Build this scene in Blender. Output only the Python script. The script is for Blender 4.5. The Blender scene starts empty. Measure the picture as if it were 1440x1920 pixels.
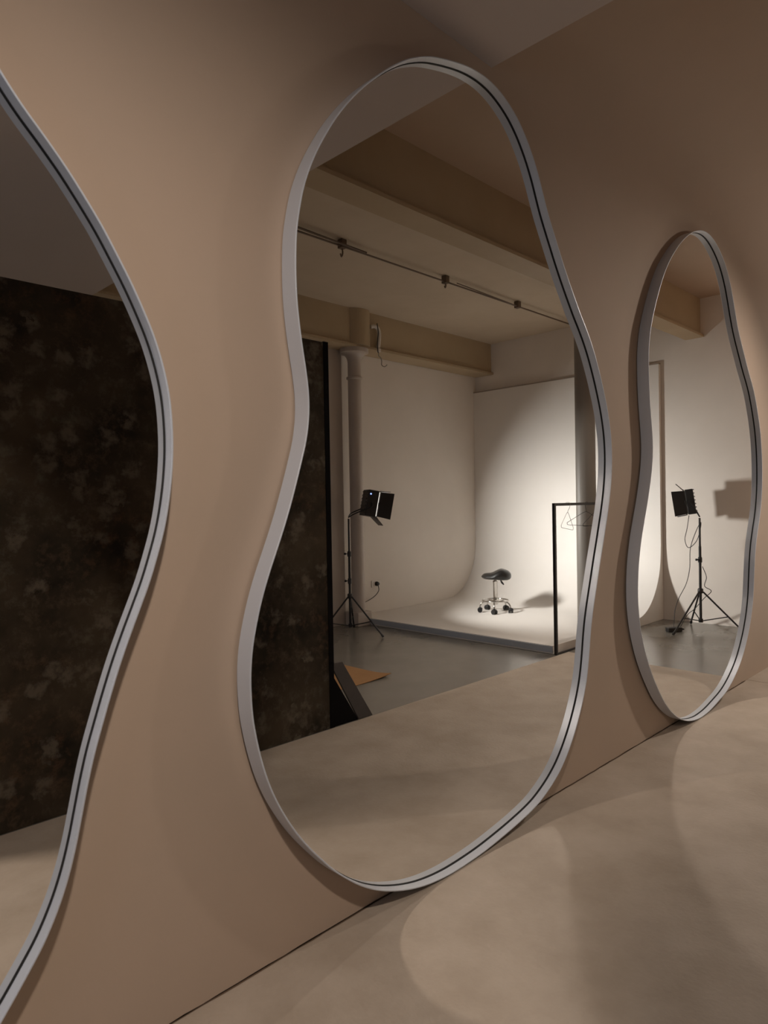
import bpy, bmesh, math, random
from mathutils import Vector, Matrix
random.seed(4)
R = math.radians
# lamp and fill light powers, colours, aims and cones
P_S1, C_S1, T_S1, A_S1 = 200.0, (1.0, 0.87, 0.765), (0.65, -0.75, 0.0), 136
P_S2, C_S2, T_S2, A_S2 = 172.0, (1.0, 0.89, 0.80), (4.5, -0.5, 0.0), 134
P_KEY, C_KEY, KEY_SPREAD = 37.0, (1.0, 0.98, 0.95), 92
P_COOL, C_COOL = 7.0, (0.66, 0.80, 1.0)  # cool light from the left, carried by an added window
P_END, C_END = 13.0, (1.0, 0.90, 0.82)  # added fill at the right end
MIRROR_TINT = (0.83, 0.825, 0.81)
scene = bpy.context.scene
COL = scene.collection

# ------------------------------------------------------------------ camera, world, lights, exposure
CAM = (0.0, -1.8, 1.509)
cam_d = bpy.data.cameras.new('camera'); cam = bpy.data.objects.new('camera', cam_d); COL.objects.link(cam)
cam_d.sensor_fit = 'HORIZONTAL'; cam_d.sensor_width = 36.0; cam_d.lens = 1272.0 / 1440.0 * 36.0
cam_d.clip_start = 0.02; cam_d.clip_end = 60
YAW, PITCH, ROLL = R(45.078), R(-1.1835), R(-0.4674)
fw = Vector((math.sin(YAW) * math.cos(PITCH), math.cos(YAW) * math.cos(PITCH), math.sin(PITCH)))
r0 = Vector((math.cos(YAW), -math.sin(YAW), 0)); u0 = r0.cross(fw)
rt = r0 * math.cos(ROLL) + u0 * math.sin(ROLL); up = u0 * math.cos(ROLL) - r0 * math.sin(ROLL)
m = Matrix((rt, up, -fw)).transposed().to_4x4(); m.translation = CAM
cam.matrix_world = m
cam_d.dof.use_dof = True; cam_d.dof.focus_distance = 4.2; cam_d.dof.aperture_fstop = 31.8e-3 / 0.0045
scene.camera = cam

w = bpy.data.worlds.new('world'); scene.world = w; w.use_nodes = True
w.node_tree.nodes['Background'].inputs[0].default_value = (0.9, 0.75, 0.6, 1)
w.node_tree.nodes['Background'].inputs[1].default_value = 0.0

scene.view_settings.view_transform = 'Standard'
scene.view_settings.look = 'None'
scene.view_settings.gamma = 1.0
scene.view_settings.use_curve_mapping = False
scene.view_settings.exposure = 0.0
cy = scene.cycles
cy.use_denoising = True
cy.max_bounces = 14; cy.diffuse_bounces = 7; cy.glossy_bounces = 8
cy.caustics_reflective = True
cy.sample_clamp_indirect = 0.0
cy.blur_glossy = 0.0
cy.use_adaptive_sampling = False
try:
    cy.use_guiding = True
    cy.use_surface_guiding = True
except Exception:
    pass

def aim(o, p):
    o.rotation_euler = (Vector(p) - o.location).to_track_quat('-Z', 'Y').to_euler()

def area(name, loc, target, sx, sy, power, col, spread=180, shape='RECTANGLE'):
    d = bpy.data.lights.new(name, 'AREA'); d.shape = shape; d.size = sx; d.size_y = sy
    d.energy = power; d.color = col; d.spread = R(spread)
    o = bpy.data.objects.new(name, d); COL.objects.link(o); o.location = loc; aim(o, target); return o

def spot(name, loc, target, power, col, cone, blend, radius):
    d = bpy.data.lights.new(name, 'SPOT'); d.energy = power; d.color = col; d.spot_size = R(cone); d.spot_blend = blend; d.shadow_soft_size = radius
    o = bpy.data.objects.new(name, d); COL.objects.link(o); o.location = loc; aim(o, target); return o

S1 = (0.0, -2.05, 3.27)      # downlight on the low ceiling above the photographer
S2 = (6.20, -1.62, 3.33)     # clamp light beside the first beam
KEY = (5.43, -3.93, 1.50)   # the studio panel that lights the infinity cove
KEY_AZ, KEY_TILT = R(30), R(11)
kf = Vector((math.cos(KEY_AZ) * math.cos(KEY_TILT), math.sin(KEY_AZ) * math.cos(KEY_TILT), -math.sin(KEY_TILT)))
spot('downlight_glow', S1, T_S1, P_S1, C_S1, A_S1, 1.0, 0.075)
spot('clamp_light_glow', S2, T_S2, P_S2, C_S2, A_S2, 1.0, 0.075)
kp = Vector(KEY) + kf * 0.075
area('panel_glow', kp, kp + kf, 0.25, 0.27, P_KEY, C_KEY, KEY_SPREAD)

area('end_fill_light', (8.33, -0.29, 1.95), (7.33, 0.41, 1.95), 0.40, 3.4, P_END, C_END, 150)  # unseen fill, added to brighten the right end of the mirror wall
area('cool_side_light', (-2.86, -1.55, 1.75), (3.0, -1.1, 1.5), 1.3, 1.7, P_COOL, C_COOL, 180)  # cool light from the left, set before an added, unseen window

# ------------------------------------------------------------------ materials
def mat(name, col, rough=0.6, metal=0.0, spec=0.5, noise=None, bump=None, rvar=None):
    """noise=(scale, colour2, contrast, detail); bump=(scale, strength)"""
    m = bpy.data.materials.new(name); m.use_nodes = True; nt = m.node_tree; b = nt.nodes['Principled BSDF']
    b.inputs['Base Color'].default_value = (*col, 1); b.inputs['Roughness'].default_value = rough
    b.inputs['Metallic'].default_value = metal; b.inputs['Specular IOR Level'].default_value = spec
    tc = nt.nodes.new('ShaderNodeTexCoord')
    if noise:
        n = nt.nodes.new('ShaderNodeTexNoise'); n.inputs['Scale'].default_value = noise[0]
        n.inputs['Detail'].default_value = noise[3] if len(noise) > 3 else 6; n.inputs['Roughness'].default_value = 0.6
        nt.links.new(tc.outputs['Object'], n.inputs['Vector'])
        r = nt.nodes.new('ShaderNodeValToRGB'); c = noise[2]
        r.color_ramp.elements[0].position = 0.5 - c; r.color_ramp.elements[1].position = 0.5 + c
        r.color_ramp.elements[0].color = (*noise[1], 1); r.color_ramp.elements[1].color = (*col, 1)
        nt.links.new(n.outputs['Fac'], r.inputs['Fac']); nt.links.new(r.outputs['Color'], b.inputs['Base Color'])
        if rvar:
            mr = nt.nodes.new('ShaderNodeMapRange'); mr.inputs['To Min'].default_value = rvar[0]; mr.inputs['To Max'].default_value = rvar[1]
            nt.links.new(n.outputs['Fac'], mr.inputs['Value']); nt.links.new(mr.outputs[0], b.inputs['Roughness'])
    if bump:
        n2 = nt.nodes.new('ShaderNodeTexNoise'); n2.inputs['Scale'].default_value = bump[0]; n2.inputs['Detail'].default_value = 5
        nt.links.new(tc.outputs['Object'], n2.inputs['Vector'])
        bp = nt.nodes.new('ShaderNodeBump'); bp.inputs['Strength'].default_value = bump[1]; bp.inputs['Distance'].default_value = 0.01
        nt.links.new(n2.outputs['Fac'], bp.inputs['Height']); nt.links.new(bp.outputs['Normal'], b.inputs['Normal'])
    return m

M = {}
M['pink_wall'] = mat('pink_plaster', (0.495, 0.379, 0.292), 0.75, noise=(1.1, (0.470, 0.366, 0.283), 0.12), bump=(60, 0.03), spec=0.2)
M['pink_floor'] = mat('pink_screed', (0.47, 0.395, 0.32), 0.58, noise=(3.2, (0.395, 0.325, 0.255), 0.14, 14), bump=(55, 0.22), spec=0.25)
M['grey_floor'] = mat('grey_epoxy', (0.20, 0.185, 0.16), 0.22, noise=(1.6, (0.165, 0.152, 0.13), 0.2, 8), spec=0.6, rvar=(0.14, 0.30), bump=(3.5, 0.02))
M['white_wall'] = mat('white_wall_paint', (0.77, 0.715, 0.65), 0.6, noise=(1.3, (0.73, 0.675, 0.61), 0.15), spec=0.3)
M['cyc'] = mat('white_cove_paint', (0.78, 0.745, 0.70), 0.55, noise=(0.8, (0.75, 0.71, 0.66), 0.2), spec=0.3)
M['ceiling'] = mat('cream_ceiling_paint', (0.58, 0.49, 0.38), 0.7, noise=(2.0, (0.54, 0.45, 0.345), 0.15), spec=0.2)
M['beam'] = mat('cream_beam_paint', (0.47, 0.37, 0.245), 0.5, noise=(1.2, (0.41, 0.315, 0.20), 0.2), spec=0.3)
M['soffit'] = mat('grey_soffit_paint', (0.56, 0.49, 0.45), 0.75, noise=(0.8, (0.53, 0.465, 0.42), 0.2), spec=0.2)
M['column'] = mat('grey_column_paint', (0.50, 0.44, 0.39), 0.45, noise=(3, (0.47, 0.41, 0.36), 0.2))
M['column_grey'] = mat('dark_grey_column_paint', (0.27, 0.245, 0.215), 0.5)
M['platform_edge'] = mat('blue_grey_edge_trim', (0.40, 0.44, 0.50), 0.35)
M['frame'] = mat('satin_grey_metal', (0.60, 0.63, 0.68), 0.36, metal=0.15, spec=0.5, bump=(200, 0.01))
M['black'] = mat('black_paint', (0.012, 0.011, 0.011), 0.4)
M['black_matte'] = mat('black_cloth', (0.006, 0.005, 0.005), 0.95, spec=0.1)
M['gasket'] = mat('black_gasket', (0.02, 0.019, 0.018), 0.7, spec=0.2)
M['leather'] = mat('black_leather', (0.012, 0.011, 0.010), 0.3, bump=(90, 0.15))
M['chrome'] = mat('chrome', (0.62, 0.6, 0.57), 0.12, metal=1.0)
M['plastic'] = mat('black_plastic', (0.015, 0.014, 0.014), 0.45)
M['card'] = mat('brown_board', (0.36, 0.19, 0.075), 0.7, noise=(6, (0.31, 0.16, 0.06), 0.2))
M['darkboard'] = mat('dark_grey_board', (0.060, 0.050, 0.045), 0.6, noise=(8, (0.045, 0.038, 0.034), 0.2))
M['wire'] = mat('hanger_wire', (0.30, 0.28, 0.26), 0.35, metal=0.6)
M['white_plastic'] = mat('white_plastic', (0.7, 0.66, 0.6), 0.4)
M['cable'] = mat('cable_rubber', (0.02, 0.018, 0.016), 0.55)
M['pipe'] = mat('brown_conduit', (0.13, 0.085, 0.055), 0.5)

def mirror_mat():
    m = bpy.data.materials.new('mirror_silver'); m.use_nodes = True; b = m.node_tree.nodes['Principled BSDF']
    b.inputs['Base Color'].default_value = (*MIRROR_TINT, 1); b.inputs['Metallic'].default_value = 1.0; b.inputs['Roughness'].default_value = 0.0
    return m
M['mirror'] = mirror_mat()

def backdrop_mat():
    m = bpy.data.materials.new('painted_canvas'); m.use_nodes = True; nt = m.node_tree; b = nt.nodes['Principled BSDF']
    b.inputs['Roughness'].default_value = 0.85; b.inputs['Specular IOR Level'].default_value = 0.15
    tc = nt.nodes.new('ShaderNodeTexCoord')
    def N(scale, detail=8, dist=0.0, rough=0.6):
        n = nt.nodes.new('ShaderNodeTexNoise'); n.inputs['Scale'].default_value = scale; n.inputs['Detail'].default_value = detail
        n.inputs['Distortion'].default_value = dist; n.inputs['Roughness'].default_value = rough
        nt.links.new(tc.outputs['Object'], n.inputs['Vector']); return n
    def ramp(src, p0, c0, p1, c1):
        r = nt.nodes.new('ShaderNodeValToRGB'); r.color_ramp.elements[0].position = p0; r.color_ramp.elements[1].position = p1
        r.color_ramp.elements[0].color = (*c0, 1); r.color_ramp.elements[1].color = (*c1, 1); nt.links.new(src, r.inputs['Fac']); return r
    base = ramp(N(2.2, 8, 0.1).outputs['Fac'], 0.36, (0.018, 0.0145, 0.0105), 0.66, (0.072, 0.054, 0.035))
    blot = ramp(N(10.0, 12, 0.15, 0.75).outputs['Fac'], 0.50, (0, 0, 0), 0.66, (0.6, 0.6, 0.6))
    tint = ramp(N(1.1, 3).outputs['Fac'], 0.40, (0.13, 0.075, 0.042), 0.60, (0.12, 0.112, 0.085))
    mx = nt.nodes.new('ShaderNodeMix'); mx.data_type = 'RGBA'
    nt.links.new(blot.outputs['Color'], mx.inputs[0]); nt.links.new(base.outputs['Color'], mx.inputs[6]); nt.links.new(tint.outputs['Color'], mx.inputs[7])
    v = nt.nodes.new('ShaderNodeTexVoronoi'); v.inputs['Scale'].default_value = 7.5; v.inputs['Randomness'].default_value = 1
    wn = N(16, 8); add = nt.nodes.new('ShaderNodeVectorMath'); add.operation = 'MULTIPLY_ADD'
    nt.links.new(wn.outputs['Color'], add.inputs[0]); add.inputs[1].default_value = (0.22, 0.22, 0.22); nt.links.new(tc.outputs['Object'], add.inputs[2])
    nt.links.new(add.outputs[0], v.inputs['Vector'])
    fl = ramp(v.outputs['Distance'], 0.14, (0.8, 0.8, 0.8), 0.42, (0, 0, 0))
    sel = ramp(v.outputs['Color'], 0.55, (0, 0, 0), 0.6, (1, 1, 1))
    mul = nt.nodes.new('ShaderNodeMath'); mul.operation = 'MULTIPLY'
    nt.links.new(fl.outputs['Color'], mul.inputs[0]); nt.links.new(sel.outputs['Color'], mul.inputs[1])
    mx2 = nt.nodes.new('ShaderNodeMix'); mx2.data_type = 'RGBA'
    nt.links.new(mul.outputs[0], mx2.inputs[0]); nt.links.new(mx.outputs[2], mx2.inputs[6]); mx2.inputs[7].default_value = (0.13, 0.108, 0.082, 1)
    nt.links.new(mx2.outputs[2], b.inputs['Base Color'])
    return m
M['backdrop'] = backdrop_mat()

def emis(name, col, s):
    m = bpy.data.materials.new(name); m.use_nodes = True; b = m.node_tree.nodes['Principled BSDF']
    b.inputs['Base Color'].default_value = (*col, 1); b.inputs['Emission Color'].default_value = (*col, 1); b.inputs['Emission Strength'].default_value = s
    return m

# ------------------------------------------------------------------ helpers
def obj(name, bm, material, parent=None, smooth=False, bevel=0):
    me = bpy.data.meshes.new(name)
    bmesh.ops.recalc_face_normals(bm, faces=bm.faces[:])
    bm.to_mesh(me); bm.free(); me.materials.append(material)
    if smooth:
        for p in me.polygons: p.use_smooth = True
    o = bpy.data.objects.new(name, me); COL.objects.link(o)
    if parent: o.parent = parent
    if smooth:
        md = o.modifiers.new('es', 'EDGE_SPLIT'); md.split_angle = R(40)
    if bevel:
        md = o.modifiers.new('bev', 'BEVEL'); md.width = bevel; md.segments = 2
    return o

def thing(name, label, cat, loc=(0, 0, 0), rotz=0, group=None):
    o = bpy.data.objects.new(name, None); COL.objects.link(o); o.location = loc; o.rotation_euler = (0, 0, rotz)
    o.empty_display_size = 0.1
    o['label'] = label; o['category'] = cat
    if group: o['group'] = group
    return o

def tag(o, label, cat, group=None):
    o['label'] = label; o['category'] = cat
    if group: o['group'] = group
    return o

def struct(o, label=None, cat=None):
    o['kind'] = 'structure'
    if label: o['label'] = label; o['category'] = cat
    return o

def box(bm, x0, x1, y0, y1, z0, z1, mtx=None):
    vs = [bm.verts.new(Vector(p)) for p in ((x0, y0, z0), (x1, y0, z0), (x1, y1, z0), (x0, y1, z0), (x0, y0, z1), (x1, y0, z1), (x1, y1, z1), (x0, y1, z1))]
    for f in ((0, 3, 2, 1), (4, 5, 6, 7), (0, 1, 5, 4), (1, 2, 6, 5), (2, 3, 7, 6), (3, 0, 4, 7)):
        bm.faces.new([vs[i] for i in f])
    if mtx is not None: bmesh.ops.transform(bm, matrix=mtx, verts=vs)
    return vs

def tube(bm, pts, r, seg=12, closed=False, caps=True):
    """tube along points; r a number or list"""
    pts = [Vector(p) for p in pts]; n = len(pts); rings = []
    prev = None
    for i, p in enumerate(pts):
        if closed: t = (pts[(i + 1) % n] - pts[i - 1]).normalized()
        else: t = (pts[min(i + 1, n - 1)] - pts[max(i - 1, 0)]).normalized()
        if prev is None:
            a = Vector((0, 0, 1)) if abs(t.z) < 0.9 else Vector((1, 0, 0)); u = t.cross(a).normalized()
        else:
            u = (prev - t * prev.dot(t)).normalized()
        prev = u; v = t.cross(u); rr = r[i] if isinstance(r, (list, tuple)) else r
        rings.append([bm.verts.new(p + (u * math.cos(2 * math.pi * k / seg) + v * math.sin(2 * math.pi * k / seg)) * rr) for k in range(seg)])
    rng = range(n) if closed else range(n - 1)
    for i in rng:
        A, B = rings[i], rings[(i + 1) % n]
        for k in range(seg): bm.faces.new((A[k], A[(k + 1) % seg], B[(k + 1) % seg], B[k]))
    if caps and not closed:
        bm.faces.new(rings[0][::-1]); bm.faces.new(rings[-1])

def lathe(bm, prof, seg=32, centre=(0, 0, 0)):
    c = Vector(centre); rings = []
    for r, z in prof:
        rings.append([bm.verts.new(c + Vector((r * math.cos(2 * math.pi * k / seg), r * math.sin(2 * math.pi * k / seg), z))) for k in range(seg)])
    for A, B in zip(rings, rings[1:]):
        for k in range(seg): bm.faces.new((A[k], A[(k + 1) % seg], B[(k + 1) % seg], B[k]))
    bm.faces.new(rings[0][::-1]); bm.faces.new(rings[-1])

def spline(pts, n=8):
    P = [Vector(p) for p in pts]; out = []
    for i in range(len(P) - 1):
        p0 = P[max(i - 1, 0)]; p1 = P[i]; p2 = P[i + 1]; p3 = P[min(i + 2, len(P) - 1)]
        for k in range(n):
            t = k / n
            out.append(0.5 * ((2 * p1) + (-p0 + p2) * t + (2 * p0 - 5 * p1 + 4 * p2 - p3) * t * t + (-p0 + 3 * p1 - 3 * p2 + p3) * t ** 3))
    out.append(P[-1]); return out

def sbox(name, x0, x1, y0, y1, z0, z1, material, parent=None, bevel=0):
    bm = bmesh.new(); box(bm, x0, x1, y0, y1, z0, z1); return obj(name, bm, material, parent, bevel=bevel)

# ------------------------------------------------------------------ the room
XL, XR, YB = -3.0, 8.40, -4.63
ZC, ZS, XS = 3.86, 3.40, 2.49
XP, YP = 5.99, -1.72
bm = bmesh.new(); box(bm, XL - .1, XP, YP, 0.1, -0.1, 0.0)
struct(obj('floor', bm, M['pink_floor']), 'pinkish matt screed floor along the mirror wall', 'floor')
bm = bmesh.new(); box(bm, XL - .1, XR + .1, YB - .1, YP, -0.1, -0.001); box(bm, XP, XR + .1, YP, 0.1, -0.1, -0.001)
struct(obj('floor_grey', bm, M['grey_floor']), 'glossy dark grey floor seen in the mirrors', 'floor')

struct(sbox('trim_3', XP + 0.0005, XR, -0.21, 0.0, -0.02, 0.0015, M['pink_floor']))
# mirror wall with a soft cove up into the ceiling of the high bay
bm = bmesh.new()
prof = [(0.0, -0.05)] + [(0.0, ZC - 0.55)]
for k in range(1, 13):   # cove
    a = R(90) * k / 12; prof.append((-0.55 * (1 - math.cos(a)), ZC - 0.55 + 0.55 * math.sin(a)))
top_y = -1.30; prof.append((top_y, ZC - 0.0005))
def sweep(bm, prof, xa, xb, n=1):
    cols = []
    for i in range(n + 1):
        x = xa + (xb - xa) * i / n; cols.append([bm.verts.new((x, y, z)) for y, z in prof])
    for A, B in zip(cols, cols[1:]):
        for k in range(len(prof) - 1): bm.faces.new((A[k], B[k], B[k + 1], A[k + 1]))
back = [(0.12, ZC + 0.1), (0.12, -0.05), (0.0, -0.05)]
sweep(bm, prof + [(top_y, ZC + 0.1)] + back, XL, XR)
struct(obj('wall_front', bm, M['pink_wall'], smooth=True), 'pink beige plaster wall behind the three mirrors', 'wall')
struct(sbox('wall_back', XL - .1, XR + .1, YB - .1, YB, -0.05, ZC + .1, M['white_wall']), 'white painted back wall of the studio', 'wall')
struct(sbox('wall_right', XR, XR + .1, YB, 0.1, -0.05, ZC + .1, M['white_wall']), 'white painted end wall behind the infinity cove', 'wall')
struct(sbox('wall_left', XL - .1, XL, YB, 0.1, -0.05, ZC + .1, M['white_wall']), 'white wall behind the photographer', 'wall')
struct(sbox('ceiling', XL - .1, XR + .1, YB - .1, 0.12, ZC, ZC + .1, M['ceiling']), 'cream painted ceiling between the beams', 'ceiling')
struct(sbox('ceiling_soffit', XL, XS, YB, 0.0, ZS, ZC, M['soffit']), 'lower greyish ceiling panel above the first mirrors', 'ceiling')

def beam(y_web0, y_web1, y_f0, y_f1, label):
    t = thing('ceiling_beam', label, 'beam', ((XS + XR) / 2, (y_web0 + y_web1) / 2, ZS)); t['kind'] = 'structure'
    cx, cyy = t.location.x, t.location.y
    bm = bmesh.new(); box(bm, XS - cx, XR - cx, y_web0 - cyy, y_web1 - cyy, 0.028, ZC - ZS); obj('web', bm, M['beam'], t)
    bm = bmesh.new(); box(bm, XS - cx, XR - cx, y_f0 - cyy, y_f1 - cyy, 0, 0.028); obj('flange', bm, M['beam'], t)
    return t
beam(-1.43, -1.30, -1.475, -1.26, 'cream steel beam nearest the mirror wall')
beam(-4.57, -4.33, -4.615, -4.29, 'cream steel beam along the back wall above the iron column')

def column(x, y, r, z0, z1, label, drum, plinth, paint='column'):
    t = thing('column', label, 'column', (x, y, z0)); t['kind'] = 'structure'
    h = z1 - z0
    bm = bmesh.new(); lathe(bm, [(r * 1.02, 0.0), (r * 1.02, 0.1), (r, 0.3), (r * 0.97, h - 0.30)], 40); obj('shaft', bm, M[paint], t, smooth=True)
    bm = bmesh.new(); lathe(bm, [(r * 0.97, h - 0.375), (r * 1.18, h - 0.365), (r * 1.18, h - 0.345), (r * 0.97, h - 0.335)], 40); obj('ring', bm, M['column'], t, smooth=True)
    bm = bmesh.new()
    pr = [(r * 0.97, h - 0.31)]
    for k in range(0, 11):
        a = R(90) * k / 10; pr.append((r * 0.97 + 0.095 * (1 - math.cos(a)), h - 0.17 + 0.12 * math.sin(a)))
    pr.append((pr[-1][0], h)); lathe(bm, pr, 40); obj('capital', bm, M['column'], t, smooth=True)
    if plinth:
        bm = bmesh.new(); box(bm, -r * 1.35, r * 1.35, -r * 1.35, r * 1.35, 0, 0.17); obj('base', bm, M['column'], t, bevel=0.006)
    if drum:
        bm = bmesh.new(); lathe(bm, [(0.2, h + 0.03), (0.2, ZC - z0 - 0.002)], 40); obj('drum', bm, M['beam'], t, smooth=True)
    return t
column(5.70, -4.44, 0.085, 0.0, ZS, 'slim cast iron column with flared capital under the back beam', True, True)
column(6.77, -1.93, 0.107, 0.08, ZC, 'plain grey column behind the clothes rack', False, False, 'column_grey')
struct(sbox('trim_1', 5.22, 5.61, YB, YB + 0.05, 0, 3.41, M['column']), 'flat pilaster on the back wall left of the column', 'pilaster')
wn = sbox('added_window', XL + 0.001, XL + 0.03, -2.3, -0.8, 0.8, 2.7, M['white_plastic']); struct(wn)  # window added out of view to carry the cool side light
for y0, y1, z0, z1 in ((-2.22, -1.59, 0.88, 1.72), (-1.51, -0.88, 0.88, 1.72), (-2.22, -1.59, 1.78, 2.62), (-1.51, -0.88, 1.78, 2.62)):
    sbox('added_window_pane', XL + 0.03, XL + 0.034, y0, y1, z0, z1, emis('cool_pane_glow', (0.6, 0.75, 1.0), 0.6), wn)  # panes made to glow like the added cool light
dn = sbox('end_fill_panel', XR - 0.03, XR - 0.001, -0.52, -0.06, 0.01, 3.72, M['white_plastic']); struct(dn)  # door-shaped panel added out of view to carry the end fill
sbox('end_fill_pane', XR - 0.034, XR - 0.031, -0.49, -0.09, 0.24, 3.66, emis('end_fill_glow', (1.0, 0.88, 0.75), 0.5), dn)  # glowing face of the added fill panel
# small red-brown joint between wall and floor
bm = bmesh.new()
zz = []
x = XL
while x < XP:
    zz.append(x); x += 0.06
prev = None
for x in zz:
    d = 0.0025 + 0.0035 * random.random(); v = (bm.verts.new((x, -d, 0.0012)), bm.verts.new((x, 0.0, 0.0012)), bm.verts.new((x, 0.0, 0.003 + 0.003 * random.random())))
    if prev: bm.faces.new((prev[0], v[0], v[1], prev[1])); bm.faces.new((prev[1], v[1], v[2], prev[2]))
    prev = v
struct(obj('trim_2', bm, mat('dirty_joint', (0.14, 0.085, 0.05), 0.9)))

# ------------------------------------------------------------------ infinity cove
YF = -1.78; X0 = 5.80
cove = thing('infinity_cove', 'white infinity cove with curved sweep on a low platform', 'photo backdrop', (X0, (YF + YB) / 2, 0)); 
CX, CY = cove.location.x, cove.location.y
prof = [(X0, 0.08), (6.6, 0.08), (7.15, 0.081), (7.45, 0.084), (7.62, 0.090), (7.76, 0.105), (7.88, 0.140), (8.0, 0.205), (8.11, 0.30), (8.205, 0.42), (8.27, 0.54), (8.315, 0.68), (8.335, 0.85), (8.34, 1.0), (8.34, 2.0), (8.34, 3.155)]
pp = [(v.x, v.z) for v in spline([(a, 0, b) for a, b in prof[2:-2]], 4)]
pp = [prof[0], prof[1]] + pp + [prof[-2], prof[-1]]
bm = bmesh.new()
def slab(bm, outline, ya, yb):
    A = [bm.verts.new((x - CX, ya - CY, z)) for x, z in outline]; B = [bm.verts.new((x - CX, yb - CY, z)) for x, z in outline]
    n = len(outline)
    for i in range(n): bm.faces.new((A[i], A[(i + 1) % n], B[(i + 1) % n], B[i]))
    bm.faces.new(A[::-1]); bm.faces.new(B)
slab(bm, pp + [(8.395, 3.155), (8.395, 0.001), (X0, 0.001)], YF, YB + 0.003)
obj('sweep', bm, M['cyc'], cove, smooth=True)
bm = bmesh.new(); box(bm, X0 - 0.012 - CX, X0 - 0.001 - CX, YF - CY, YB + 0.003 - CY, 0.016, 0.074)
o = obj('edge_trim', bm, M['platform_edge'], cove); o['label'] = 'blue grey edge strip'
bm = bmesh.new(); box(bm, 8.338 - CX, 8.398 - CX, YF - CY, YB + 0.003 - CY, 3.156, 3.172); obj('top_ledge', bm, mat('ledge', (0.33, 0.27, 0.22), 0.6), cove)

# ------------------------------------------------------------------ mirrors
# outlines in metres: along the wall, up the leaning glass
OUT1 = [(-0.516,3.178), (-0.446,3.203), (-0.375,3.222), (-0.302,3.237), (-0.228,3.243), (-0.154,3.240), (-0.082,3.227), (-0.013,3.201), (0.052,3.164), (0.111,3.119), (0.162,3.066), (0.206,3.006), (0.244,2.943), (0.278,2.877), (0.311,2.810), (0.345,2.745), (0.383,2.681), (0.423,2.619), (0.463,2.556), (0.503,2.494), (0.548,2.435), (0.597,2.380), (0.645,2.323), (0.689,2.264), (0.731,2.203), (0.769,2.139), (0.805,2.075), (0.838,2.008), (0.867,1.940), (0.889,1.869), (0.904,1.797), (0.911,1.723), (0.912,1.649), (0.907,1.575), (0.897,1.502), (0.882,1.429), (0.861,1.358), (0.837,1.288), (0.809,1.220), (0.780,1.151), (0.753,1.082), (0.729,1.013), (0.706,0.942), (0.684,0.871), (0.666,0.800), (0.650,0.727), (0.634,0.655), (0.614,0.583), (0.588,0.514), (0.555,0.448), (0.514,0.386), (0.471,0.326), (0.426,0.267), (0.377,0.211), (0.321,0.163), (0.257,0.126), (0.190,0.096), (0.120,0.071), (0.048,0.053), (-0.025,0.039), (-0.098,0.028), (-0.172,0.020), (-0.245,0.013), (-0.319,0.008), (-0.393,0.005), (-0.467,0.004), (-0.541,0.007), (-0.615,0.014), (-0.688,0.026), (-0.760,0.043), (-0.831,0.066), (-0.899,0.095), (-0.965,0.128), (-1.027,0.169), (-1.086,0.214), (-1.141,0.264), (-1.191,0.318), (-1.239,0.374), (-1.283,0.434), (-1.323,0.497), (-1.357,0.562), (-1.386,0.630), (-1.409,0.701), (-1.425,0.773), (-1.435,0.846), (-1.438,0.920), (-1.435,0.994), (-1.424,1.067), (-1.406,1.139), (-1.383,1.210), (-1.355,1.278), (-1.325,1.346), (-1.295,1.414), (-1.266,1.482), (-1.239,1.551), (-1.215,1.621), (-1.196,1.693), (-1.186,1.766), (-1.185,1.840), (-1.191,1.914), (-1.200,1.987), (-1.209,2.061), (-1.215,2.135), (-1.215,2.209), (-1.212,2.283), (-1.204,2.356), (-1.188,2.429), (-1.166,2.499), (-1.137,2.567), (-1.103,2.633), (-1.065,2.697), (-1.024,2.758), (-0.979,2.817), (-0.930,2.873), (-0.879,2.927), (-0.825,2.977), (-0.768,3.025), (-0.710,3.070), (-0.648,3.111), (-0.583,3.147)]
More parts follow.
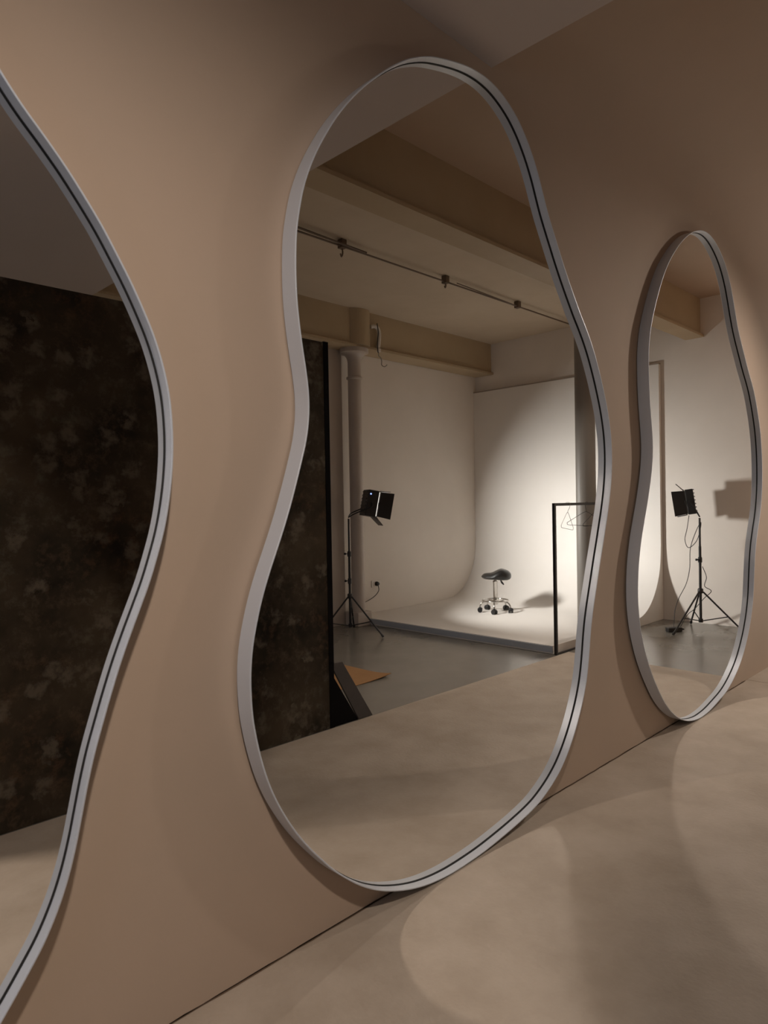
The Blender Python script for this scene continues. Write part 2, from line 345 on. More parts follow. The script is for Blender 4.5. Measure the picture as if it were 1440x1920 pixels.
OUT2 = [(2.013,3.209), (2.084,3.233), (2.155,3.253), (2.228,3.270), (2.302,3.280), (2.376,3.281), (2.450,3.270), (2.520,3.246), (2.586,3.211), (2.645,3.165), (2.696,3.111), (2.741,3.052), (2.780,2.988), (2.814,2.922), (2.849,2.856), (2.889,2.793), (2.930,2.731), (2.971,2.669), (3.014,2.608), (3.059,2.548), (3.105,2.490), (3.152,2.432), (3.202,2.376), (3.249,2.319), (3.292,2.258), (3.330,2.194), (3.365,2.128), (3.397,2.060), (3.426,1.992), (3.450,1.921), (3.468,1.849), (3.478,1.775), (3.480,1.701), (3.475,1.626), (3.463,1.553), (3.446,1.480), (3.425,1.409), (3.401,1.338), (3.377,1.267), (3.352,1.197), (3.328,1.126), (3.305,1.056), (3.281,0.985), (3.258,0.914), (3.239,0.842), (3.225,0.769), (3.213,0.695), (3.199,0.622), (3.179,0.550), (3.151,0.481), (3.117,0.415), (3.078,0.351), (3.034,0.291), (2.985,0.235), (2.930,0.185), (2.868,0.143), (2.802,0.109), (2.733,0.081), (2.661,0.062), (2.588,0.048), (2.514,0.036), (2.440,0.026), (2.366,0.017), (2.292,0.010), (2.217,0.006), (2.143,0.004), (2.068,0.005), (1.994,0.011), (1.920,0.022), (1.848,0.039), (1.777,0.062), (1.708,0.090), (1.642,0.124), (1.579,0.165), (1.521,0.211), (1.465,0.261), (1.414,0.315), (1.365,0.371), (1.319,0.430), (1.278,0.492), (1.241,0.557), (1.210,0.625), (1.186,0.695), (1.167,0.767), (1.153,0.841), (1.147,0.915), (1.147,0.989), (1.155,1.063), (1.171,1.136), (1.192,1.208), (1.218,1.278), (1.247,1.346), (1.276,1.415), (1.303,1.485), (1.327,1.555), (1.350,1.626), (1.371,1.698), (1.383,1.771), (1.384,1.845), (1.375,1.919), (1.362,1.993), (1.351,2.066), (1.343,2.141), (1.340,2.215), (1.341,2.290), (1.346,2.364), (1.359,2.438), (1.377,2.510), (1.403,2.580), (1.435,2.647), (1.472,2.712), (1.512,2.775), (1.556,2.835), (1.603,2.892), (1.654,2.947), (1.708,2.999), (1.763,3.049), (1.820,3.096), (1.881,3.140), (1.945,3.177)]
OUT3 = [(4.800,3.300), (4.874,3.311), (4.948,3.311), (5.021,3.298), (5.092,3.275), (5.160,3.243), (5.223,3.204), (5.280,3.156), (5.330,3.101), (5.374,3.041), (5.411,2.976), (5.445,2.910), (5.479,2.844), (5.516,2.779), (5.558,2.717), (5.604,2.659), (5.652,2.602), (5.700,2.545), (5.748,2.488), (5.800,2.434), (5.851,2.380), (5.898,2.322), (5.938,2.259), (5.974,2.194), (6.007,2.127), (6.036,2.059), (6.059,1.988), (6.076,1.915), (6.087,1.842), (6.094,1.768), (6.096,1.693), (6.094,1.619), (6.087,1.544), (6.074,1.471), (6.054,1.399), (6.027,1.330), (5.995,1.263), (5.963,1.195), (5.934,1.127), (5.912,1.055), (5.896,0.983), (5.885,0.909), (5.875,0.835), (5.865,0.761), (5.851,0.688), (5.829,0.617), (5.800,0.548), (5.765,0.483), (5.724,0.420), (5.678,0.362), (5.628,0.307), (5.574,0.256), (5.514,0.211), (5.451,0.172), (5.385,0.137), (5.317,0.107), (5.247,0.082), (5.175,0.063), (5.102,0.048), (5.028,0.034), (4.955,0.021), (4.881,0.011), (4.807,0.006), (4.732,0.004), (4.658,0.009), (4.584,0.019), (4.511,0.035), (4.440,0.057), (4.371,0.085), (4.305,0.119), (4.242,0.159), (4.183,0.204), (4.127,0.254), (4.076,0.308), (4.028,0.365), (3.982,0.423), (3.939,0.484), (3.899,0.548), (3.865,0.613), (3.835,0.682), (3.811,0.752), (3.794,0.825), (3.784,0.899), (3.782,0.973), (3.787,1.047), (3.797,1.121), (3.814,1.194), (3.835,1.265), (3.862,1.335), (3.890,1.404), (3.918,1.473), (3.943,1.543), (3.966,1.614), (3.984,1.686), (3.994,1.760), (3.994,1.834), (3.986,1.908), (3.973,1.982), (3.962,2.056), (3.954,2.130), (3.949,2.204), (3.947,2.278), (3.949,2.353), (3.960,2.427), (3.979,2.498), (4.006,2.568), (4.039,2.635), (4.074,2.701), (4.111,2.765), (4.151,2.828), (4.195,2.889), (4.242,2.946), (4.294,3.000), (4.349,3.050), (4.405,3.098), (4.465,3.143), (4.527,3.185), (4.591,3.222), (4.659,3.254), (4.728,3.280)]
AL = R(0.38)
OFF = 0.09         # distance of the front edge from the wall at the floor
T = 0.07           # frame depth
def make_mirror(out, label):
    xc = sum(p[0] for p in out) / len(out)
    t = thing('wavy_mirror', label, 'mirror', (xc, -OFF, 0), 0, 'three wavy floor mirrors along the pink wall')
    t.rotation_euler = (-AL, 0, 0)         # leans back: the top is nearer the wall
    P = [Vector((x - xc, z)) for x, z in out]
    # denser outline
    D = []
    n = len(P)
    for i in range(n):
        p0, p1, p2, p3 = P[i - 1], P[i], P[(i + 1) % n], P[(i + 2) % n]
        for k in range(4):
            s = k / 4
            D.append(0.5 * ((2 * p1) + (-p0 + p2) * s + (2 * p0 - 5 * p1 + 4 * p2 - p3) * s * s + (-p0 + 3 * p1 - 3 * p2 + p3) * s ** 3))
    n = len(D); area2 = sum(D[i].x * D[(i + 1) % n].y - D[(i + 1) % n].x * D[i].y for i in range(n)); sg = 1 if area2 > 0 else -1
    def inset(d):
        o = []
        for i in range(n):
            tg = (D[(i + 1) % n] - D[i - 1]).normalized(); nrm = Vector((-tg.y, tg.x)) * sg
            o.append(D[i] + nrm * d)
        return o
    def ring(bm, prof):      # prof: closed list of (inset, depth y)
        rows = [[bm.verts.new((p.x, y, p.y)) for p in inset(d)] for d, y in prof]
        m_ = len(prof)
        for a in range(m_):
            A, B = rows[a], rows[(a + 1) % m_]
            for i in range(n): bm.faces.new((A[i], A[(i + 1) % n], B[(i + 1) % n], B[i]))
    TH = 0.0055
    bm = bmesh.new(); ring(bm, [(0.0, T), (0.0, 0.0012), (0.0012, 0.0), (TH - 0.0012, 0.0), (TH, 0.0012), (TH, T)]); obj('frame', bm, M['frame'], t, smooth=True)
    bm = bmesh.new(); ring(bm, [(TH - 0.001, GL - 0.0045), (TH + 0.0022, GL - 0.0045), (TH + 0.0022, GL + 0.004), (TH - 0.001, GL + 0.004)]); obj('gasket', bm, M['gasket'], t, smooth=True)
    bm = bmesh.new(); I = inset(TH - 0.001); f = bm.faces.new([bm.verts.new((p.x, GL, p.y)) for p in I])
    g = obj('mirror_glass', bm, M['mirror'], t)
    bm = bmesh.new(); I = inset(TH - 0.0005)
    A = [bm.verts.new((p.x, GL + 0.004, p.y)) for p in I]; B = [bm.verts.new((p.x, GL + 0.010, p.y)) for p in I]
    bm.faces.new(A); bm.faces.new(B[::-1])
    for i in range(n): bm.faces.new((A[i], A[(i + 1) % n], B[(i + 1) % n], B[i]))
    obj('back_panel', bm, M['gasket'], t)
    return t
GL = 0.040
make_mirror(OUT1, 'wavy mirror cut off at the left edge, reflecting the dark mottled backdrop')
make_mirror(OUT2, 'large middle wavy mirror reflecting the stool, beams and column')
make_mirror(OUT3, 'farthest wavy mirror at right, reflecting a black tripod lamp and its shadow')

# ------------------------------------------------------------------ painted backdrop
bd = thing('painted_backdrop', 'dark brown mottled canvas backdrop with black edge, facing the mirrors', 'backdrop', (1.72, YP - 0.01, 0))
bm = bmesh.new(); box(bm, -1.22, 1.195, -0.03, 0.0, 0.0, 2.565); obj('canvas', bm, M['backdrop'], bd)
bm = bmesh.new(); box(bm, 1.195, 1.235, -0.05, 0.004, 0.0, 2.57); box(bm, -1.22, 1.195, -0.05, -0.031, 2.5, 2.57); box(bm, -1.24, -1.22, -0.05, 0.0, 0.0, 2.57); box(bm, -1.22, 1.195, -0.05, -0.031, 0.0, 0.06)
obj('edge_frame', bm, M['black_matte'], bd)
bm = bmesh.new(); A = [(1.235, 0.0), (1.45, 0.0), (1.235, 0.335)]
for yy in (0.0,):
    va = [bm.verts.new((x, -0.002, z)) for x, z in A]; vb = [bm.verts.new((x, -0.02, z)) for x, z in A]
    bm.faces.new(va); bm.faces.new(vb[::-1])
    for i in range(3): bm.faces.new((va[i], va[(i + 1) % 3], vb[(i + 1) % 3], vb[i]))
obj('black_triangle', bm, M['black_matte'], bd)  # flat black triangle beside the backdrop edge
# board leaning against its edge
bm = bmesh.new()
q = [(3.17, -1.722, 0.004), (3.30, -1.722, 0.004), (3.065, -1.765, 0.412), (2.965, -1.765, 0.41)]
va = [bm.verts.new(p) for p in q]; vb = [bm.verts.new((p[0], p[1] - 0.018, p[2])) for p in q]
bm.faces.new(va); bm.faces.new(vb[::-1])
for i in range(4): bm.faces.new((va[i], va[(i + 1) % 4], vb[(i + 1) % 4], vb[i]))
tag(obj('leaning_board', bm, M['darkboard']), 'narrow dark grey board leaning on the edge of the mottled backdrop', 'board')
# cardboard sheet on the grey floor
bm = bmesh.new(); nn = 14; va = []
for i in range(nn + 1):
    for j in range(nn + 1):
        u, v = i / nn, j / nn; x = 3.30 + 0.86 * u; y = -3.02 + 0.64 * v
        z = 0.006 + 0.022 * max(0, u * v - 0.55) ** 2 * 5
        va.append(bm.verts.new((x, y, z)))
for i in range(nn):
    for j in range(nn):
        a = i * (nn + 1) + j; bm.faces.new((va[a], va[a + nn + 1], va[a + nn + 2], va[a + 1]))
o = obj('cardboard_sheet', bm, M['card']); md = o.modifiers.new('s', 'SOLIDIFY'); md.thickness = 0.005; md.offset = -1
tag(o, 'brown cardboard sheet lying on the glossy grey floor beside the backdrop', 'cardboard')

# ------------------------------------------------------------------ lamp heads and stands
def leg_bar(bm, a, b, r=0.009): tube(bm, [a, b], r, 10)
def make_stand(loc, feet, h, label, collar=0.42, hub=0.10, secs=()):
    t = thing('light_stand', label, 'light stand', (loc[0], loc[1], 0), 0, 'tripod light stands')
    bm = bmesh.new(); tube(bm, [(0, 0, hub), (0, 0, 0.95)], 0.0145, 14); obj('lower_tube', bm, M['black'], t, smooth=True)
    bm = bmesh.new(); tube(bm, [(0, 0, 0.9), (0, 0, h)], 0.011, 14); obj('upper_tube', bm, M['black'], t, smooth=True)
    bm = bmesh.new(); lathe(bm, [(0.026, collar), (0.03, collar + 0.01), (0.03, collar + 0.045), (0.022, collar + 0.055)], 16)
    obj('collar', bm, M['plastic'], t, smooth=True)
    bm = bmesh.new(); lathe(bm, [(0.024, hub - 0.01), (0.024, hub + 0.03)], 16); obj('hub', bm, M['plastic'], t, smooth=True)
    for z in secs:
        bm = bmesh.new(); lathe(bm, [(0.017, z - 0.035), (0.022, z - 0.03), (0.022, z + 0.02), (0.016, z + 0.03)], 16); obj('clamp', bm, M['plastic'], t, smooth=True)
        bm = bmesh.new(); tube(bm, [(0, 0, z), (-0.035, -0.02, z)], 0.005, 8); lathe(bm, [(0.012, z - 0.012), (0.014, z), (0.012, z + 0.012)], 8, (-0.042, -0.024, 0)); obj('knob', bm, M['plastic'], t)
    for fx, fy in feet:
        f = Vector((fx - loc[0], fy - loc[1], 0.012)); a = Vector((f.x, f.y, 0)).normalized() * 0.028 + Vector((0, 0, collar + 0.015))
        bm = bmesh.new(); leg_bar(bm, a, f, 0.0095); obj('leg', bm, M['black'], t, smooth=True)
        mid = a.lerp(f, 0.62)
        bm = bmesh.new(); leg_bar(bm, Vector((f.x, f.y, 0)).normalized() * 0.022 + Vector((0, 0, hub + 0.01)), mid, 0.006); obj('brace', bm, M['black'], t, smooth=True)
        bm = bmesh.new(); tube(bm, [a.lerp(f, 0.95), f], 0.014, 10); obj('rubber_foot', bm, M['plastic'], t)
    return t

def make_head(loc, az, tilt, label, lit, doors, yoke_to, W=0.145, H=0.15, D=0.065, L=0.155):
    """loc = centre of housing; local x forward, y to the lamp's left, z up"""
    t = thing('studio_lamp', label, 'lamp', loc, 0, 'barn door studio lamps')
    t.rotation_euler = (Matrix.Rotation(az, 3, 'Z') @ Matrix.Rotation(tilt, 3, 'Y')).to_euler()
    bm = bmesh.new(); box(bm, -D, D - 0.004, -W, W, -H, H); o = obj('housing', bm, M['plastic'], t, bevel=0.008)
    bm = bmesh.new()
    for k in range(7): box(bm, -D - 0.012, -D - 0.0005, -W * 0.8, W * 0.8, -H * 0.8 + k * 0.04, -H * 0.8 + k * 0.04 + 0.01)
    obj('cooling_fins', bm, M['plastic'], t)
    bm = bmesh.new(); box(bm, D - 0.004, D + 0.004, -W + 0.015, W - 0.015, -H + 0.012, H - 0.012)
    obj('diffuser', bm, emis('lit_diffuser', (1.0, 0.94, 0.86), 1.2) if lit else mat('dull_diffuser', (0.35, 0.34, 0.32), 0.5), t)
    bm = bmesh.new()      # frame that carries the doors
    for a in ((-W, -W + 0.008, -H, H), (W - 0.008, W, -H, H), (-W, W, -H, -H + 0.008), (-W, W, H - 0.008, H)):
        box(bm, D + 0.004, D + 0.012, a[0], a[1], a[2], a[3])
    obj('door_frame', bm, M['wire'] if lit else M['black'], t)
    for side, ang in doors.items():
        bm = bmesh.new(); g = 0.012
        if side in ('left', 'right'):
            s = 1 if side == 'left' else -1
            dx, dy = math.cos(ang) * L, math.sin(ang) * L * s
            x0, y0 = D + g, s * (W + 0.002)
            q = [(x0, y0, -H + .01), (x0 + dx, y0 + dy, -H - 0.01 + .01), (x0 + dx, y0 + dy, H), (x0, y0, H - .01)]; nrm = Vector((-dy, dx, 0)).normalized() * 0.003
        else:
            s = 1 if side == 'top' else -1
            LL = L * 0.8; dx, dz = math.cos(ang) * LL, math.sin(ang) * LL * s
            x0, z0 = D + g, s * (H + 0.002); wa, wb = W - .01, W * 0.72
            q = [(x0, -wa, z0), (x0 + dx, -wb, z0 + dz), (x0 + dx, wb, z0 + dz), (x0, wa, z0)]; nrm = Vector((-dz, 0, dx)).normalized() * 0.003
        va = [bm.verts.new(Vector(p) - nrm) for p in q]; vb = [bm.verts.new(Vector(p) + nrm) for p in q]
        bm.faces.new(va); bm.faces.new(vb[::-1])
        for i in range(4): bm.faces.new((va[i], va[(i + 1) % 4], vb[(i + 1) % 4], vb[i]))
        obj('barn_door', bm, M['black'], t)
        bm = bmesh.new()
        if side in ('left', 'right'): tube(bm, [(D + 0.008, s * W, -0.02), (D + 0.008, s * W, 0.02)], 0.007, 8)
        else: tube(bm, [(D + 0.008, -0.02, s * H), (D + 0.008, 0.02, s * H)], 0.007, 8)
        obj('hinge', bm, M['plastic'], t)
    bpy.context.view_layer.update()
    inv = t.matrix_basis.inverted()
    j = inv @ Vector(yoke_to)
    bm = bmesh.new()
    pts = [(-0.0, W + 0.012, 0.0), (-0.02, W + 0.014, -0.05), (j.x * 0.75, W * 0.75, j.z * 0.72), (j.x, j.y, j.z)]
    tube(bm, spline(pts, 5), 0.0075, 8)
    pts = [(-0.0, -W - 0.012, 0.0), (-0.02, -W - 0.014, -0.05), (j.x * 0.75, -W * 0.75, j.z * 0.72), (j.x, j.y, j.z)]
    tube(bm, spline(pts, 5), 0.0075, 8)
    obj('yoke', bm, M['black'], t, smooth=True)
    for s in (-1, 1):
        bm = bmesh.new(); tube(bm, [(0, s * W, 0), (0, s * (W + 0.035), 0)], 0.016, 12)
        obj('tilt_knob', bm, M['plastic'], t)
    return t

make_stand((5.19, -4.03), [(5.31, -3.62), (5.52, -4.33), (4.74, -4.10)], 1.33, 'black tripod stand beside the slim column, under the lit lamp', secs=(0.93, 0.62))
hd = make_head(KEY, KEY_AZ, KEY_TILT, 'lit black barn door lamp on the stand by the slim column', True,
               {'left': R(6), 'right': R(50), 'top': R(6), 'bottom': R(38)}, (5.19, -4.03, 1.345))
bm = bmesh.new(); box(bm, -0.045, -0.03, 0.1455, 0.1475, 0.095, 0.11); obj('power_light', bm, emis('blue_led', (0.25, 0.35, 1.0), 3.0), hd)

ST2 = (7.93, -1.165)
make_stand(ST2, [(7.43, -1.275), (8.02, -0.74), (8.26, -1.40)], 1.27, 'black tripod stand close to the white end wall', secs=(0.80,))
make_head((7.95, -1.275, 1.455), R(248), R(8), 'unlit black barn door lamp casting a blocky shadow on the end wall', False,
          {'left': R(10), 'right': R(8), 'top': R(52), 'bottom': R(4)}, (ST2[0], ST2[1], 1.285), 0.14, 0.142, 0.045, 0.125)

# cables of the unlit lamp
def cable(name, pts, label, r=0.0035, parent=None, n=8):
    bm = bmesh.new(); tube(bm, spline(pts, n), r, 8); o = obj(name, bm, M['cable'], parent, smooth=True)
    if label: tag(o, label, 'cable')
    return o
cable('power_cable', [(7.93, -1.28, 1.30), (7.92, -1.30, 1.15), (7.93, -1.33, 1.02), (7.93, -1.29, 0.93), (7.94, -1.21, 1.00), (7.95, -1.17, 1.12), (7.95, -1.16, 1.22), (7.95, -1.22, 1.10), (7.93, -1.27, 0.92), (7.93, -1.28, 0.70), (7.90, -1.31, 0.52), (7.86, -1.38, 0.35), (7.80, -1.40, 0.22), (7.72, -1.38, 0.10), (7.68, -1.37, 0.035)],
      'thin black cable hanging in loops from the unlit lamp to the floor', 0.004)
cable('stand_cable', [(7.955, -1.15, 0.72), (7.99, -1.12, 0.60), (7.96, -1.13, 0.50), (8.02, -1.08, 0.44), (7.97, -1.14, 0.36), (7.90, -1.22, 0.24), (7.86, -1.27, 0.19), (7.80, -1.30, 0.12), (7.74, -1.33, 0.02)],
      'short black cable twisted round the tripod near the end wall', 0.004)
bx = thing('power_adapter', 'small black power adapter on the grey floor under the tripod', 'adapter', (7.66, -1.36, 0), R(35))
bm = bmesh.new(); box(bm, -0.085, 0.085, -0.035, 0.035, 0.001, 0.05); obj('adapter_body', bm, M['plastic'], bx, bevel=0.008)
bm = bmesh.new(); tube(bm, [(0.085, 0, 0.025), (0.12, 0.005, 0.022)], 0.009, 8); obj('plug', bm, M['plastic'], bx)
# socket with plug
so = thing('wall_socket', 'white wall socket with a round black plug low on the back wall', 'socket', (6.19, YB, 0.45))
bm = bmesh.new(); box(bm, -0.085, 0.075, 0, 0.012, -0.045, 0.045); obj('face_plate', bm, M['white_plastic'], so, bevel=0.004)
bm = bmesh.new(); lathe(bm, [(0.03, 0.012), (0.03, 0.03), (0.02, 0.05)], 20); bmesh.ops.rotate(bm, matrix=Matrix.Rotation(R(-90), 3, 'X'), verts=bm.verts[:]); obj('plug', bm, M['plastic'], so, smooth=True)
cable('plug_cable', [(6.19, YB + 0.045, 0.43), (6.18, YB + 0.06, 0.36), (6.10, YB + 0.05, 0.29), (5.96, YB + 0.03, 0.235), (5.86, YB + 0.03, 0.225), (5.80, YB + 0.05, 0.20)],
      'short black cable hanging from the wall socket', 0.005)

# ------------------------------------------------------------------ saddle stool
st = thing('saddle_stool', 'black leather saddle stool on chrome castor base', 'stool', (7.15, -3.42, 0.08), R(5))
bm = bmesh.new()
NR, NA = 12, 48
sa = R(234 - 5)        # direction of the seat front (local)
def seat_pt(rr, a, topside):
    ca, sa_ = math.cos(a), math.sin(a)
    # outline: narrower at the front (a=0), wide at the back
    ro = 0.180 + 0.012 * math.cos(2 * a) - 0.014 * math.cos(a) 
    x, y = ro * rr * ca, ro * rr * sa_
    s = x / 0.18
    edge = (1 - max(0, (rr - 0.72) / 0.28) ** 2.2)
    if topside: z = 0.470 + 0.035 * edge + 0.050 * (lambda q: q * q * (3 - 2 * q))(min(1, max(0, (0.35 - s) / 0.85))) - 0.05 * max(0, -s - 0.5) - 0.03 * (y / 0.18) ** 2 + 0.010 * (y / 0.18) ** 2 - 0.012 * max(0, s)
    else: z = 0.455 - 0.030 * edge - 0.012 * max(0, -s) * rr - 0.035 * max(0, -s) * (1 - rr)
    return x, y, z
def ringv(top):
    out = []
    for i in range(1, NR + 1):
        rr = i / NR; row = []
        for k in range(NA):
            x, y, z = seat_pt(rr, 2 * math.pi * k / NA, top); row.append(bm.verts.new((x * math.cos(sa) - y * math.sin(sa), x * math.sin(sa) + y * math.cos(sa), z)))
        out.append(row)
    x, y, z = seat_pt(0, 0, top); c = bm.verts.new((0, 0, z))
    for k in range(NA): bm.faces.new((c, out[0][k], out[0][(k + 1) % NA]))
    for A, B in zip(out, out[1:]):
        for k in range(NA): bm.faces.new((A[k], A[(k + 1) % NA], B[(k + 1) % NA], B[k]))
    return out
tp, bt = ringv(True), ringv(False)
for k in range(NA): bm.faces.new((tp[-1][k], tp[-1][(k + 1) % NA], bt[-1][(k + 1) % NA], bt[-1][k]))
o = obj('seat', bm, M['leather'], st, smooth=True); o.modifiers.remove(o.modifiers[0]); md = o.modifiers.new('sub', 'SUBSURF'); md.levels = 1; md.render_levels = 2
bm = bmesh.new(); lathe(bm, [(0.014, 0.30), (0.014, 0.435), (0.045, 0.44), (0.045, 0.455)], 20); obj('gas_lift', bm, M['chrome'], st, smooth=True)
bm = bmesh.new(); lathe(bm, [(0.032, 0.10), (0.032, 0.16), (0.027, 0.165), (0.027, 0.375), (0.031, 0.38), (0.031, 0.40), (0.018, 0.405)], 20); obj('lift_sleeve', bm, M['chrome'], st, smooth=True)
bm = bmesh.new(); tube(bm, [(0.165 * math.cos(2 * math.pi * k / 40), 0.165 * math.sin(2 * math.pi * k / 40), 0.150) for k in range(40)], 0.009, 10, closed=True); obj('foot_ring', bm, M['chrome'], st, smooth=True)
bm = bmesh.new(); a = sa + R(150)
tube(bm, [(0.03 * math.cos(a), 0.03 * math.sin(a), 0.435), (0.08 * math.cos(a), 0.08 * math.sin(a), 0.41)], 0.004, 8)
o1 = obj('lever_rod', bm, M['chrome'], st)
bm = bmesh.new(); tube(bm, [(0.075 * math.cos(a), 0.075 * math.sin(a), 0.413), (0.10 * math.cos(a), 0.10 * math.sin(a), 0.37), (0.125 * math.cos(a), 0.125 * math.sin(a), 0.345)], [0.008, 0.013, 0.008], 10); obj('lever_paddle', bm, M['plastic'], st, smooth=True)
for k in range(5):
    a = 2 * math.pi * k / 5; c, s = math.cos(a), math.sin(a)
    bm = bmesh.new(); tube(bm, spline([(0.02 * c, 0.02 * s, 0.125), (0.10 * c, 0.10 * s, 0.138), (0.165 * c, 0.165 * s, 0.128), (0.195 * c, 0.195 * s, 0.095), (0.20 * c, 0.20 * s, 0.062)], 5), 0.010, 10); obj('leg', bm, M['chrome'], st, smooth=True)
    bm = bmesh.new(); aa = a + 1.1 * k; cc, ss = math.cos(aa), math.sin(aa)
    for off in (-0.016, 0.016):
        cx_, cy_ = 0.205 * c - ss * off, 0.205 * s + cc * off
        q = [(cx_ + ss * 0.013, cy_ - cc * 0.013, 0.0302), (cx_ - ss * 0.013, cy_ + cc * 0.013, 0.0302)]
        tube(bm, q, 0.030, 20)
    tube(bm, [(0.20 * c, 0.20 * s, 0.03), (0.20 * c, 0.20 * s, 0.072)], 0.010, 10)
    w = obj('castor', bm, M['plastic'], st)
    bm = bmesh.new(); lathe(bm, [(0.026, 0.030), (0.030, 0.046), (0.024, 0.060), (0.011, 0.068)], 16, (0.20 * c, 0.20 * s, 0)); obj('hood', bm, M['plastic'], w, smooth=True)

# ------------------------------------------------------------------ clothes rack and hangers
RX0, RX1, RY, RZ = 5.795, 7.05, -1.742, 1.455
rk = thing('clothes_rack', 'black square tube clothes rack in front of the white platform', 'clothes rack', (RX0, RY, 0))
hw = 0.0135
bm = bmesh.new(); box(bm, -hw, hw, -hw, hw, 0, RZ - 0.0135); obj('post', bm, M['black'], rk)
bm = bmesh.new(); box(bm, RX1 - RX0 - hw, RX1 - RX0 + hw, -hw, hw, 0, RZ - 0.0135); obj('post', bm, M['black'], rk)
bm = bmesh.new(); box(bm, -hw, RX1 - RX0 + hw, -hw, hw, RZ - 0.0135, RZ + 0.0135); obj('top_rail', bm, M['black'], rk)
bm = bmesh.new(); box(bm, hw, RX1 - RX0 - hw, -0.009, 0.009, 0.001, 0.014); obj('bottom_rail', bm, M['black'], rk)
def make_hanger(x, rot, tiltx, w_, h_, label, mt):
    t = thing('wire_hanger', label, 'hanger', (x, RY, RZ + 0.0135), rot, 'hangers on the clothes rack'); t.rotation_euler = (0, tiltx, rot)
    bm = bmesh.new()
    # loop over the rail then neck
    hk = [(0.0, -0.02, -0.022), (0.0, -0.021, -0.004), (0.0, -0.010, 0.005), (0.0, 0.008, 0.005), (0.0, 0.021, -0.006), (0.0, 0.018, -0.045), (0.0, 0.004, -0.075), (0, 0, -0.095)]
    hk = [(p[1] * math.sin(-rot) + 0, p[1] * math.cos(-rot), p[2]) for p in hk]
    tube(bm, spline(hk, 4), 0.0022, 8); obj('hook', bm, mt, t, smooth=True)
    bm = bmesh.new()
    a = [(0, 0, -0.093), (0.03, 0, -0.105), (w_, 0, -h_ + 0.02), (w_ - 0.004, 0, -h_), (w_ - 0.03, 0, -h_ - 0.004), (0, 0, -h_ - 0.004), (-w_ + 0.03, 0, -h_ - 0.004), (-w_ + 0.004, 0, -h_), (-w_, 0, -h_ + 0.02), (-0.03, 0, -0.105)]
    P = []
    for i in range(len(a)):
        p, q = Vector(a[i]), Vector(a[(i + 1) % len(a)])
        for k in range(6): P.append(p.lerp(q, k / 6))
    tube(bm, P, 0.0022, 8, closed=True); obj('wire_body', bm, mt, t, smooth=True)
    return t
make_hanger(6.055, R(-12), R(6), 0.19, 0.255, 'pale wire hanger nearest the rack corner, against the bright cove', M['wire'])
make_hanger(6.43, R(48), R(3), 0.19, 0.235, 'dark hanger seen edge on in front of the grey column', M['black'])
make_hanger(6.62, R(15), R(-3), 0.20, 0.235, 'dark wire hanger farthest along the rack rail', M['black'])

# ------------------------------------------------------------------ ceiling pipes, hooks
YPIPE = -2.82
cd = thing('ceiling_conduit', 'thin brown conduit running along the cream ceiling', 'pipe', (5.5, YPIPE, 3.80))
bm = bmesh.new(); tube(bm, [(-2.98, 0, 0), (2.88, 0, 0)], 0.0085, 10); obj('conduit', bm, M['pipe'], cd, smooth=True)
bm = bmesh.new(); tube(bm, [(-2.98, 0.075, 0.015), (-1.15, 0.03, 0.0)], 0.010, 10); obj('second_conduit', bm, M['pipe'], cd, smooth=True)
bm = bmesh.new(); tube(bm, [(0.15, 0.05, 0.0), (1.5, 0.0, 0.0)], 0.006, 8); obj('side_wire', bm, M['pipe'], cd, smooth=True)
for xx in (-1.42, 0.02, 1.35):
    bm = bmesh.new(); box(bm, xx - 0.03, xx + 0.03, -0.03, 0.03, -0.02, 0.058); obj('clip', bm, M['pipe'], cd, bevel=0.004)
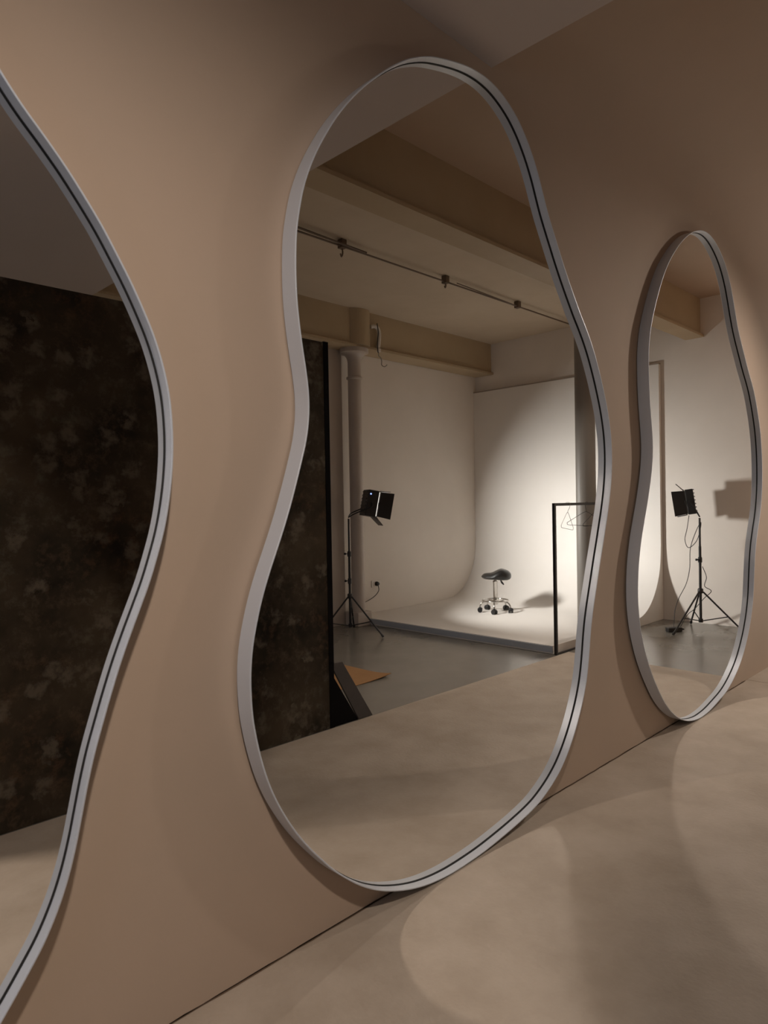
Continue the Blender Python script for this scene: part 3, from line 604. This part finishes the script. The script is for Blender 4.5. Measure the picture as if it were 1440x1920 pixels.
for xx, z in ((-1.42, -0.10), (0.02, -0.07)):
    bm = bmesh.new(); tube(bm, spline([(xx, 0, -0.02), (xx + 0.005, 0, z * 0.6), (xx - 0.02, 0.01, z), (xx - 0.04, 0.02, z * 0.8)], 4), 0.007, 8); obj('hook', bm, M['pipe'], cd, smooth=True)
lf = thing('lift_bracket', 'white pulley bracket on the back beam beside the column', 'bracket', (5.92, -4.33, 3.66))
bm = bmesh.new(); tube(bm, spline([(-0.06, 0.03, 0.02), (0.0, 0.05, 0.03), (0.06, 0.05, -0.02), (0.065, 0.04, -0.16), (0.06, 0.03, -0.22)], 5), 0.024, 12); obj('arm', bm, M['white_plastic'], lf, smooth=True)
bm = bmesh.new(); tube(bm, spline([(-0.01, 0.09, 0.06), (0.01, 0.09, -0.05), (-0.005, 0.085, -0.2), (0.01, 0.08, -0.30)], 5), 0.006, 8); obj('cord', bm, M['cable'], lf, smooth=True)
hkk = thing('beam_hook', 'small metal hook hanging under the back beam flange', 'hook', (6.02, -4.30, 3.40))
bm = bmesh.new(); tube(bm, spline([(-0.03, 0, 0.0), (-0.03, 0, -0.06), (0.0, 0.0, -0.075), (0.015, 0.005, -0.12), (0.01, 0.01, -0.17), (0.04, 0.03, -0.19), (0.07, 0.045, -0.165)], 5), 0.006, 8); obj('hook_wire', bm, M['wire'], hkk, smooth=True)
bm = bmesh.new(); box(bm, -0.05, -0.01, -0.02, 0.02, -0.012, 0.03); obj('clamp', bm, M['white_plastic'], hkk)

# ------------------------------------------------------------------ the two ceiling lamps (outside the picture)
def fixture(name, loc, label, stem_top):
    t = thing(name, label, 'lamp', loc)
    bm = bmesh.new()
    rings = [(0.055, 0.075), (0.06, 0.08), (0.06, 0.105), (0.03, 0.12)]
    lathe(bm, rings, 24); obj('shade', bm, M['plastic'], t, smooth=True)
    bm = bmesh.new(); tube(bm, [(0, 0, 0.12), (0, 0, stem_top - loc[2])], 0.01, 8); obj('stem', bm, M['plastic'], t)
fixture('ceiling_lamp', S1, 'round black lamp hanging from the low ceiling above the viewer', ZS)
fixture('spot_lamp', S2, 'round black lamp hanging from the high ceiling near the first beam', ZC)
